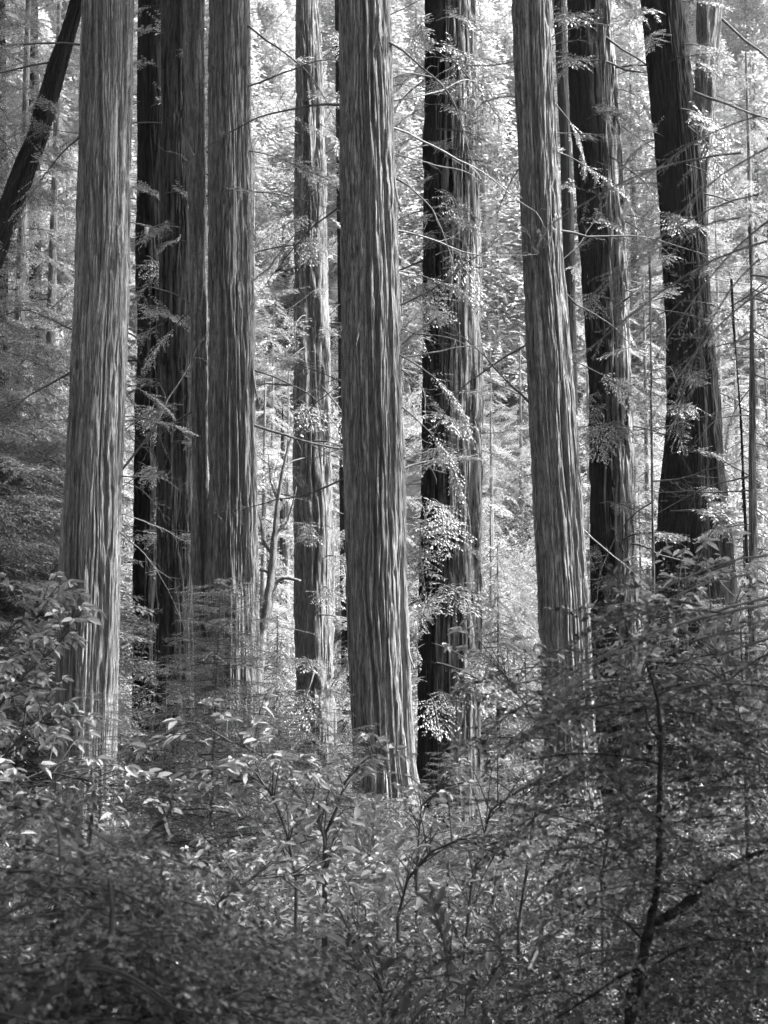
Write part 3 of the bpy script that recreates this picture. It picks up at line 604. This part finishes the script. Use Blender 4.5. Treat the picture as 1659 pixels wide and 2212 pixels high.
for i, (px, D, yt) in enumerate([(10, 37, 800), (75, 36, 900), (-30, 32, 700), (600, 44, 1330), (760, 46, 1340), (1075, 40, 1180), (1110, 46, 1280), (1380, 42, 1050), (1600, 36, 900), (1650, 40, 700)]):
    pos = ['by the left edge', 'just left of the pale streaked trunk', 'cut by the left edge', 'beside the crooked mossy tree', 'beside the hidden trunk of the centre', 'left in the bright gap', 'right in the bright gap', 'before the pole-thin sapling', 'by the bowed sapling', 'at the right edge, tallest'][i]
    young(px, D, yt, 120, 1.4 if px < 200 else 1.3, f'light grey understory conifer standing behind the big trunks, {pos}', kinds=BOUGH_D if px < 200 else LIMB, r=.08, group='understory conifers among the trunks')

# ------------------------------------------------------------------ broad-leaved rhododendron-like shrubs with single leaves
lm = MB(); lm.leaves([(0, 0, 0)], [(1, 0, 0)], [(0, 0, 1)], .1, .04, 0, .3, True, .15); LEAF = lm.mesh('leaf', [M_leaf_sunfleck], False)
lm = MB(); lm.leaves([(0, 0, 0)], [(1, 0, 0)], [(0, 0, 1)], .1, .05, 0, .15, True, .3); LEAF2 = lm.mesh('leaf', [M_leaf_sunfleck], False)
def leafy_branch(points, D, label, n_twig=14, nleaf=7, ls=1.0, name='shrub', r=.012, tw=.3, spread=1.0, droop=0.0, group=None, cat='shrub'):
    """points: picture polyline of the main stem, root first, going on down to the ground"""
    p = [at(x, y, D + dd) for (x, y, dd) in points]; g0 = Vector((p[0].x, p[0].y, gh(p[0].x, p[0].y)))
    root = empty(name, g0, 0, label, cat, group); mb = MB()
    pts = ([Vector((0, 0, -.1))] + [q - g0 for q in p]) if p[0].z > g0.z + .15 else [q - g0 for q in p]
    n = len(pts); mb.tube(pts, [r * (1 - .75 * i / (n - 1)) for i in range(n)], 6)
    tips = []
    rng = random
    st0 = 1 if len(pts) > len(p) else 0
    for i in range(n_twig):
        t = st0 + (n - 1 - st0) * ((i + rng.random()) / n_twig) ** .8; k = min(int(t), n - 2); a = pts[k].lerp(pts[k + 1], t - k); dr = (pts[k + 1] - pts[k]).normalized()
        dd = (dr * .7 + Vector((rng.uniform(-1, 1), rng.uniform(-1, 1) * .8, rng.uniform(-.3, .6))) * spread).normalized(); l = tw * rng.uniform(.5, 1.2)
        b = a + dd * l * .55 + Vector((0, 0, .02)); c = a + dd * l + Vector((0, 0, -.03 - droop * l)); mb.tube([a, b, c], [r * .35, r * .25, r * .12], 4); tips.append((a, b, c, dd))
    link('stem', mb.mesh('stem', [M_wood], True), root)
    for (a, b, c, dd) in tips:
        for j in range(nleaf):
            if j < nleaf - 4: q = b.lerp(c, rng.random()); s = .85
            else: q = c; s = 1
            az = math.atan2(dd.y, dd.x) + rng.uniform(-2, 2) * (.8 if j >= nleaf - 4 else 1.0)
            k = ls * s * rng.uniform(.45, 1.15)
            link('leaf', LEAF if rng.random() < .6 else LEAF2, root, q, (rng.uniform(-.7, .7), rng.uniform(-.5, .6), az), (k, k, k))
    return root
random.seed(41)
leafy_branch([(705, 1990, 0), (705, 1880, 0), (700, 1810, 0), (690, 1775, 0), (660, 1740, -.1), (600, 1650, -.2), (520, 1610, -.3), (430, 1580, -.3)], 9.0, 'bright leafy shrub branch reaching left over the thicket centre', 34, 8, 1.0, tw=.3)
leafy_branch([(700, 1850, 0), (703, 1800, 0), (730, 1740, 0), (745, 1690, 0), (790, 1640, 0), (830, 1610, 0)], 9.1, 'thin dark-stemmed leafy shrub reaching right before the central trunk', 16, 7, .9, tw=.22)
leafy_branch([(640, 1900, 0), (620, 1800, 0), (590, 1720, 0), (560, 1680, 0), (510, 1690, 0)], 8.6, 'leafy shrub below the bright reaching branch', 26, 8, 1.0, tw=.3)
leafy_branch([(-60, 1900, 0), (-30, 1750, 0), (20, 1690, 0), (120, 1670, 0), (200, 1690, 0), (270, 1710, 0)], 8.5, 'broad-leaved shrub arching right before the pale streaked trunk', 34, 8, .95, tw=.35)
leafy_branch([(-80, 1800, 0), (-50, 1500, 0), (0, 1380, 0), (60, 1320, 0), (110, 1290, 0)], 10, 'tall broad-leaved shrub at the left edge', 34, 8, 1.05, tw=.28)
leafy_branch([(-60, 1700, 0), (-20, 1550, 0), (50, 1460, 0), (120, 1400, 0), (150, 1345, 0)], 9, 'broad-leaved shrub with upright tip before the left trunk', 30, 8, .95, tw=.2)
leafy_branch([(-60, 1800, 0), (0, 1640, 0), (60, 1580, 0), (110, 1570, 0)], 9.4, 'lower broad-leaved shrub at the left edge', 26, 8, .95, tw=.35)
leafy_branch([(860, 1980, 0), (880, 1900, 0), (930, 1840, 0), (1000, 1810, 0), (1080, 1850, 0)], 8.0, 'leafy shrub with bright drooping tip in the middle thicket', 30, 8, .8, tw=.3)
leafy_branch([(900, 1900, 0), (905, 1800, 0), (910, 1740, 0), (960, 1700, 0)], 10.0, 'leafy shrub at the foot of the black half trunk', 26, 8, .7, tw=.3)
leafy_branch([(1120, 2000, 0), (1150, 1800, 0), (1180, 1600, 0), (1120, 1500, 0), (1080, 1440, 0)], 9.0, 'dark leafy shrub reaching into the bright gap', 34, 8, .8, tw=.4)
leafy_branch([(1300, 1900, 0), (1330, 1700, 0), (1370, 1500, 0), (1440, 1330, 0), (1490, 1250, 0)], 8.5, 'tall leafy shrub before the massive black trunk', 36, 8, .8, tw=.5)
leafy_branch([(1700, 1900, 0), (1660, 1700, 0), (1600, 1550, 0), (1560, 1450, 0), (1540, 1380, 0)], 7.5, 'tall leafy shrub at the right edge', 36, 8, .75, tw=.5)
leafy_branch([(1000, 2100, 0), (1020, 1900, 0), (1060, 1750, 0), (1130, 1700, 0), (1200, 1690, 0)], 8.8, 'leafy shrub under the right hand branch', 30, 8, .75, tw=.4)
leafy_branch([(500, 2200, 0), (480, 2050, 0), (470, 1950, 0), (540, 1900, 0), (640, 1890, 0)], 7.0, 'low leafy shrub in the left middle thicket', 28, 8, .6, tw=.3)
leafy_branch([(820, 2250, 0), (830, 2150, 0), (800, 2060, 0), (760, 2030, 0)], 6.0, 'low leafy shrub in the dark lower centre', 26, 8, .5, tw=.3)
leafy_branch([(1680, 2200, 0), (1640, 2080, 0), (1600, 2020, 0), (1540, 1990, 0)], 6.0, 'low leafy shrub at the lower right edge', 30, 8, .55, tw=.35)

# ------------------------------------------------------------------ dark understory tree at the right with forked limb
def stem_thing(name, label, D, polys, cat='tree', group=None, mat=None, thick=1.0):
    p0 = at(polys[0][0][0], polys[0][0][1], D); base = Vector((p0.x, D, gh(p0.x, D))); root = empty(name, base, 0, label, cat, group)
    for j, pl in enumerate(polys):
        mb = MB(); P = []; Rr = []
        for q in pl:
            P.append(at(q[0], q[1], D + (q[3] if len(q) > 3 else 0)) - base); Rr.append(q[2] / 2 * D / F * thick)
        if j == 0: P = [Vector((P[0].x, 0, -.15))] + P; Rr = [Rr[0] * 1.2] + Rr
        # subdivide with jitter
        P2 = []; R2 = []
        for i in range(len(P) - 1):
            m = 5
            for k in range(m):
                t = k / m; a = P[max(i - 1, 0)]; b = P[i]; c = P[i + 1]; dd = P[min(i + 2, len(P) - 1)]
                q = .5 * ((2 * b) + (c - a) * t + (2 * a - 5 * b + 4 * c - dd) * t * t + (3 * b - a - 3 * c + dd) * t ** 3)
                jit = Rr[i] * .18; P2.append(q + Vector((random.uniform(-jit, jit), random.uniform(-jit, jit), 0))); R2.append((Rr[i] * (1 - t) + Rr[i + 1] * t) * random.uniform(.9, 1.12))
        P2.append(P[-1]); R2.append(Rr[-1]); mb.tube(P2, R2, 12); link('trunk' if j == 0 else 'limb', mb.mesh('limb', [mat or M_moss_bark], True), root)
    return root, base
random.seed(51)
dk, dkb = stem_thing('understory_tree', 'dark forked understory tree with heavy limb rising to the right edge', 4.5, [
    [(1365, 2260, 50), (1372, 2150, 46), (1385, 2080, 42), (1405, 1990, 36), (1422, 1900, 24), (1424, 1800, 26), (1425, 1700, 22), (1428, 1600, 18), (1418, 1500, 14), (1395, 1430, 8)],
    [(1405, 1995, 30), (1440, 1980, 36), (1490, 1945, 38), (1540, 1895, 36), (1585, 1868, 28), (1640, 1842, 18), (1720, 1830, 14)],
    [(1425, 1650, 12), (1380, 1640, 10), (1300, 1628, 8), (1200, 1632, 6), (1110, 1650, 3)],
    [(1380, 2095, 14), (1340, 2110, 12), (1280, 2150, 10), (1200, 2200, 7)],
    [(1395, 2040, 12), (1360, 2000, 10), (1320, 1970, 7), (1260, 1950, 4)],
    [(1400, 2100, 14), (1450, 2060, 10), (1540, 2030, 6), (1600, 2040, 3)],
    [(1428, 1770, 9), (1460, 1740, 7), (1500, 1700, 5), (1540, 1640, 3)],
    [(1424, 1600, 10), (1400, 1560, 8), (1390, 1520, 5), (1350, 1500, 3)]], thick=.55)
for i in range(40):
    x = random.uniform(1290, 1690); y = random.uniform(1740, 2150); p = at(x, y, 4.2 + random.uniform(0, .9)) - dkb
    for q in range(3): put_branch(dk, TWIGS, dkb + p + Vector((random.uniform(-.12, .12), random.uniform(-.2, .3), random.uniform(-.1, .1))), random.uniform(0, 6.28), random.uniform(-.3, .3), random.uniform(.4, .8))
for i in range(15):
    x = random.uniform(1290, 1650); y = random.uniform(1400, 1720) if x < 1400 else random.uniform(1330, 1700)
    st, fo = random.choice(HUCK); p = at(x, y, 4.8 + random.uniform(-.2, .8)) - dkb
    for q in range(5): put_branch(dk, TWIGS, dkb + p + Vector((random.uniform(-.15, .15), random.uniform(-.3, .3), random.uniform(-.15, .15))), random.uniform(0, 6.28), random.uniform(-.3, .3), random.uniform(.6, 1.0))
# foreground bush, lower left, out of focus
fb, fbb = stem_thing('foreground_bush', 'out-of-focus dark bush with curving branches in the lower left corner', 3.2, [
    [(-60, 2330, 22), (20, 2200, 20), (110, 2150, 18), (200, 2060, 16), (240, 2010, 12), (235, 1900, 6)],
    [(-80, 2100, 10), (0, 2100, 12), (120, 2098, 11), (220, 2095, 9), (300, 2130, 8), (360, 2170, 7), (440, 2190, 5), (500, 2192, 3)],
    [(110, 2100, 9), (180, 2085, 8), (260, 2100, 7), (330, 2140, 5), (420, 2210, 4)],
    [(-40, 2000, 9), (40, 1960, 7), (90, 1930, 5), (150, 1860, 3)]], 'shrub', mat=M_wood)
for i in range(34):
    x = random.uniform(-60, 430); y = random.uniform(1850, 2230)
    if x > 180 and y < 1880: continue
    st, fo = random.choice(HUCK[:2]); p = at(x, y, 3.3 + random.uniform(0, .7)) - fbb
    for q in range(4): put_branch(fb, TWIGS, fbb + p + Vector((random.uniform(-.1, .1), random.uniform(-.2, .3), random.uniform(-.1, .1))), random.uniform(0, 6.28), random.uniform(-.4, .3), random.uniform(.5, .85))
# mossy crooked tree behind, left of the slimmer trunk
cr, crb = stem_thing('crooked_tree', 'crooked mossy bare tree with curling limbs between two redwoods', 38, [
    [(560, 1420, 26), (572, 1340, 22), (585, 1250, 18), (592, 1180, 15), (598, 1100, 10), (610, 1020, 7), (630, 940, 4)],
    [(580, 1290, 10), (600, 1255, 9), (620, 1248, 8), (650, 1256, 6)], [(590, 1200, 8), (570, 1170, 6), (562, 1120, 4), (548, 1090, 2)],
    [(596, 1150, 7), (618, 1130, 6), (632, 1090, 4), (640, 1050, 3)], [(586, 1240, 7), (560, 1232, 5), (545, 1260, 3)], [(600, 1080, 6), (585, 1040, 4), (580, 980, 2)]], mat=M_bark)
for i in range(12): put_branch(cr, BARE, crb + Vector((random.uniform(-.2, .6), 0, random.uniform(4, 9))), random.uniform(0, 6.28), random.uniform(0, .8), random.uniform(.3, .6))

# near conifer just outside the right edge, its soft branches hanging in
nx0 = at(1900, 1106, 5.5).x; nb_ = Vector((nx0, 5.6, gh(nx0, 5.6))); nr = empty('near_conifer', nb_, 0, 'soft out-of-focus near conifer with feathery branches hanging in from the right edge', 'tree')
mb = MB(); mb.tube([(0, 0, -.2), (0, 0, 3), (0, 0, 7)], [.12, .1, .05], 10); link('trunk', mb.mesh('trunk', [M_wood], True), nr)
for (x, y, az, ti, sc) in [(1640, 250, 170, -.2, .5), (1600, 330, 185, -.1, .7), (1640, 420, 175, -.1, .6), (1659, 520, 180, -.2, .7), (1600, 470, 190, -.1, .5), (1659, 620, 185, -.5, .6), (1640, 560, 160, -.6, .5), (1650, 700, 180, -.4, .4), (1700, 300, 180, -.4, .6), (1700, 450, 180, -.5, .7),
                           (1659, 1290, 180, -.2, .9), (1620, 1240, 190, -.1, .7), (1659, 1380, 175, -.2, .9), (1580, 1330, 185, 0, .7), (1659, 1200, 175, 0, .6), (1640, 1430, 170, -.2, .7), (1700, 1300, 190, -.1, 1)]:
    p = at(x, y, 5.3 + random.uniform(-.3, .5)); o = put_branch(nr, CLOSE, p, R(az), ti, sc, random.uniform(-.4, .4))
mb = MB()
for (y, zz) in ((300, 0), (500, 0), (1300, 0), (1400, .1)):
    a = at(1659, y, 5.4) - nb_; mb.tube([Vector((0, 0, a.z + .3)), (Vector((0, 0, a.z + .3)) + a) / 2 + Vector((0, 0, .06)), a], [.02, .012, .006], 5)
link('limb', mb.mesh('limb', [M_wood]), nr)

# ------------------------------------------------------------------ trees added outside the frame (behind and beside the camera) to block light
random.seed(61)
OUT = [(-9, 6), (-8, 13), (-13, 10), (-12, 20), (-16, 28), (-19, 38), (-24, 46), (-4, -6), (5, -5), (-10, -8), (8, 6), (9, 13), (12, 20), (0, -12), (12, -10), (-16, 0), (14, 0), (-6, -16), (7, -17), (-22, 12), (-24, 24), (-20, -12), (20, -10), (0, -24), (-12, -24), (13, -24)]
for (x, y) in OUT:
    base = Vector((x, y, gh(x, y))); r = empty('redwood_tree', base, 0, 'tall redwood added outside the picture to block light over the grove', 'tree', 'redwoods added outside the picture')
    mb = MB(); mb.tube([(0, 0, -.3), (0, 0, 2), (0, 0, 30)], [.8, .55, .2], 16); link('trunk', mb.mesh('trunk', [M_bark], True), r)
    zl = max(8 if y > -3 else 3, (y + 5) * .47 + 5.5)
    for i in range(60):
        az, sc, zz = random.uniform(0, 6.28), random.uniform(1.3, 2.1), zl + (29 - zl) * random.random() ** 1.2
        inside = False
        for q in (.4, .7, 1.0, 1.15):          # boughs of these trees do not hang into the view
            tx, ty, tz = x + math.cos(az) * 3.4 * sc * q, y + math.sin(az) * 3.4 * sc * q, base.z + zz
            if ty > .5 and abs(tx) < ty * .26 + 1.6 and tz - 1.5 * sc < CAMZ + ty * .46 + .8: inside = True
        if not inside: put_branch(r, BOUGH, base + Vector((0, 0, zz)), az, random.uniform(-.1, .2), sc)
def dome_crown(seed, n=8000, rx=4.6, rz=1.6):
    rng = np.random.default_rng(seed); u = rng.normal(0, 1, (n, 3)); u /= np.linalg.norm(u, axis=1, keepdims=True); q = rng.random(n)[:, None] ** .33
    P = u * q * [rx, rx, rz] * (1 + .2 * np.sin(u[:, :1] * 6 + seed)); mb = MB()
    mb.leaves(P, rng.normal(0, 1, (n, 3)) * [1, 1, .4], rng.normal(0, .5, (n, 3)) + [0, 0, 1], rng.uniform(.14, .24, n), rng.uniform(.07, .1, n)); return mb.mesh('crown', [M_leaf_small])
DOME = [dome_crown(i) for i in range(2)]  # unseen crowns, added to darken the foreground
for (x, y, z, s) in [(-5.5, 2, 8, 1), (4.5, -1, 8, 1), (-6.5, 9, 11, 1), (0, 5, 9.6, 1), (-1, -5, 8, 1.1), (1.5, 1, 7.5, 1), (-2.5, -2, 7.5, 1), (-2.0, 4, 9.3, .9), (9, 3, 8, 1), (10.5, 13, 12, 1.1), (-9, -3, 7, 1.1), (8, -6, 7, 1.1)]:
    tx = x if abs(x) > y * .27 + 1.5 else (math.copysign(y * .27 + 2, x or 1)); base = Vector((tx, y, gh(tx, y)))
    r = empty('added_shade_tree', base, 0, 'broadleaf tree added outside the picture, its flat crown shading the foreground', 'tree', 'broadleaf trees added outside the picture')
    mb = MB(); mb.tube([(0, 0, -.3), (.1, 0, z * .5), ((x - tx) * .6, 0, z - 1), (x - tx, 0, z)], [.16, .12, .08, .04], 8); link('trunk', mb.mesh('trunk', [M_bark], True), r)
    link('crown', random.choice(DOME), r, (x - tx, 0, z), (0, 0, random.uniform(0, 6)), (s, s, s), kind='stuff')
if HAZE > 0:
    hm, ht = new_mat('haze'); pv = ht.nodes.new('ShaderNodeVolumePrincipled'); pv.inputs['Density'].default_value = HAZE; pv.inputs['Color'].default_value = g(.95); pv.inputs['Anisotropy'].default_value = .3
    ho = ht.nodes.new('ShaderNodeOutputMaterial'); ht.links.new(pv.outputs[0], ho.inputs['Volume'])
    mb = MB(); x0, x1, y0, y1, z0, z1 = -640, 640, -320, 940, -2, 170
    mb.add([(x0, y0, z0), (x1, y0, z0), (x1, y1, z0), (x0, y1, z0), (x0, y0, z1), (x1, y0, z1), (x1, y1, z1), (x0, y1, z1)], [(0, 3, 2, 1), (4, 5, 6, 7), (0, 1, 5, 4), (1, 2, 6, 5), (2, 3, 7, 6), (3, 0, 4, 7)])
    link('haze', mb.mesh('haze', [hm]), kind='stuff')
print('objects', len(bpy.data.objects), 'tris', sum(len(m.polygons) * 2 for m in bpy.data.meshes))
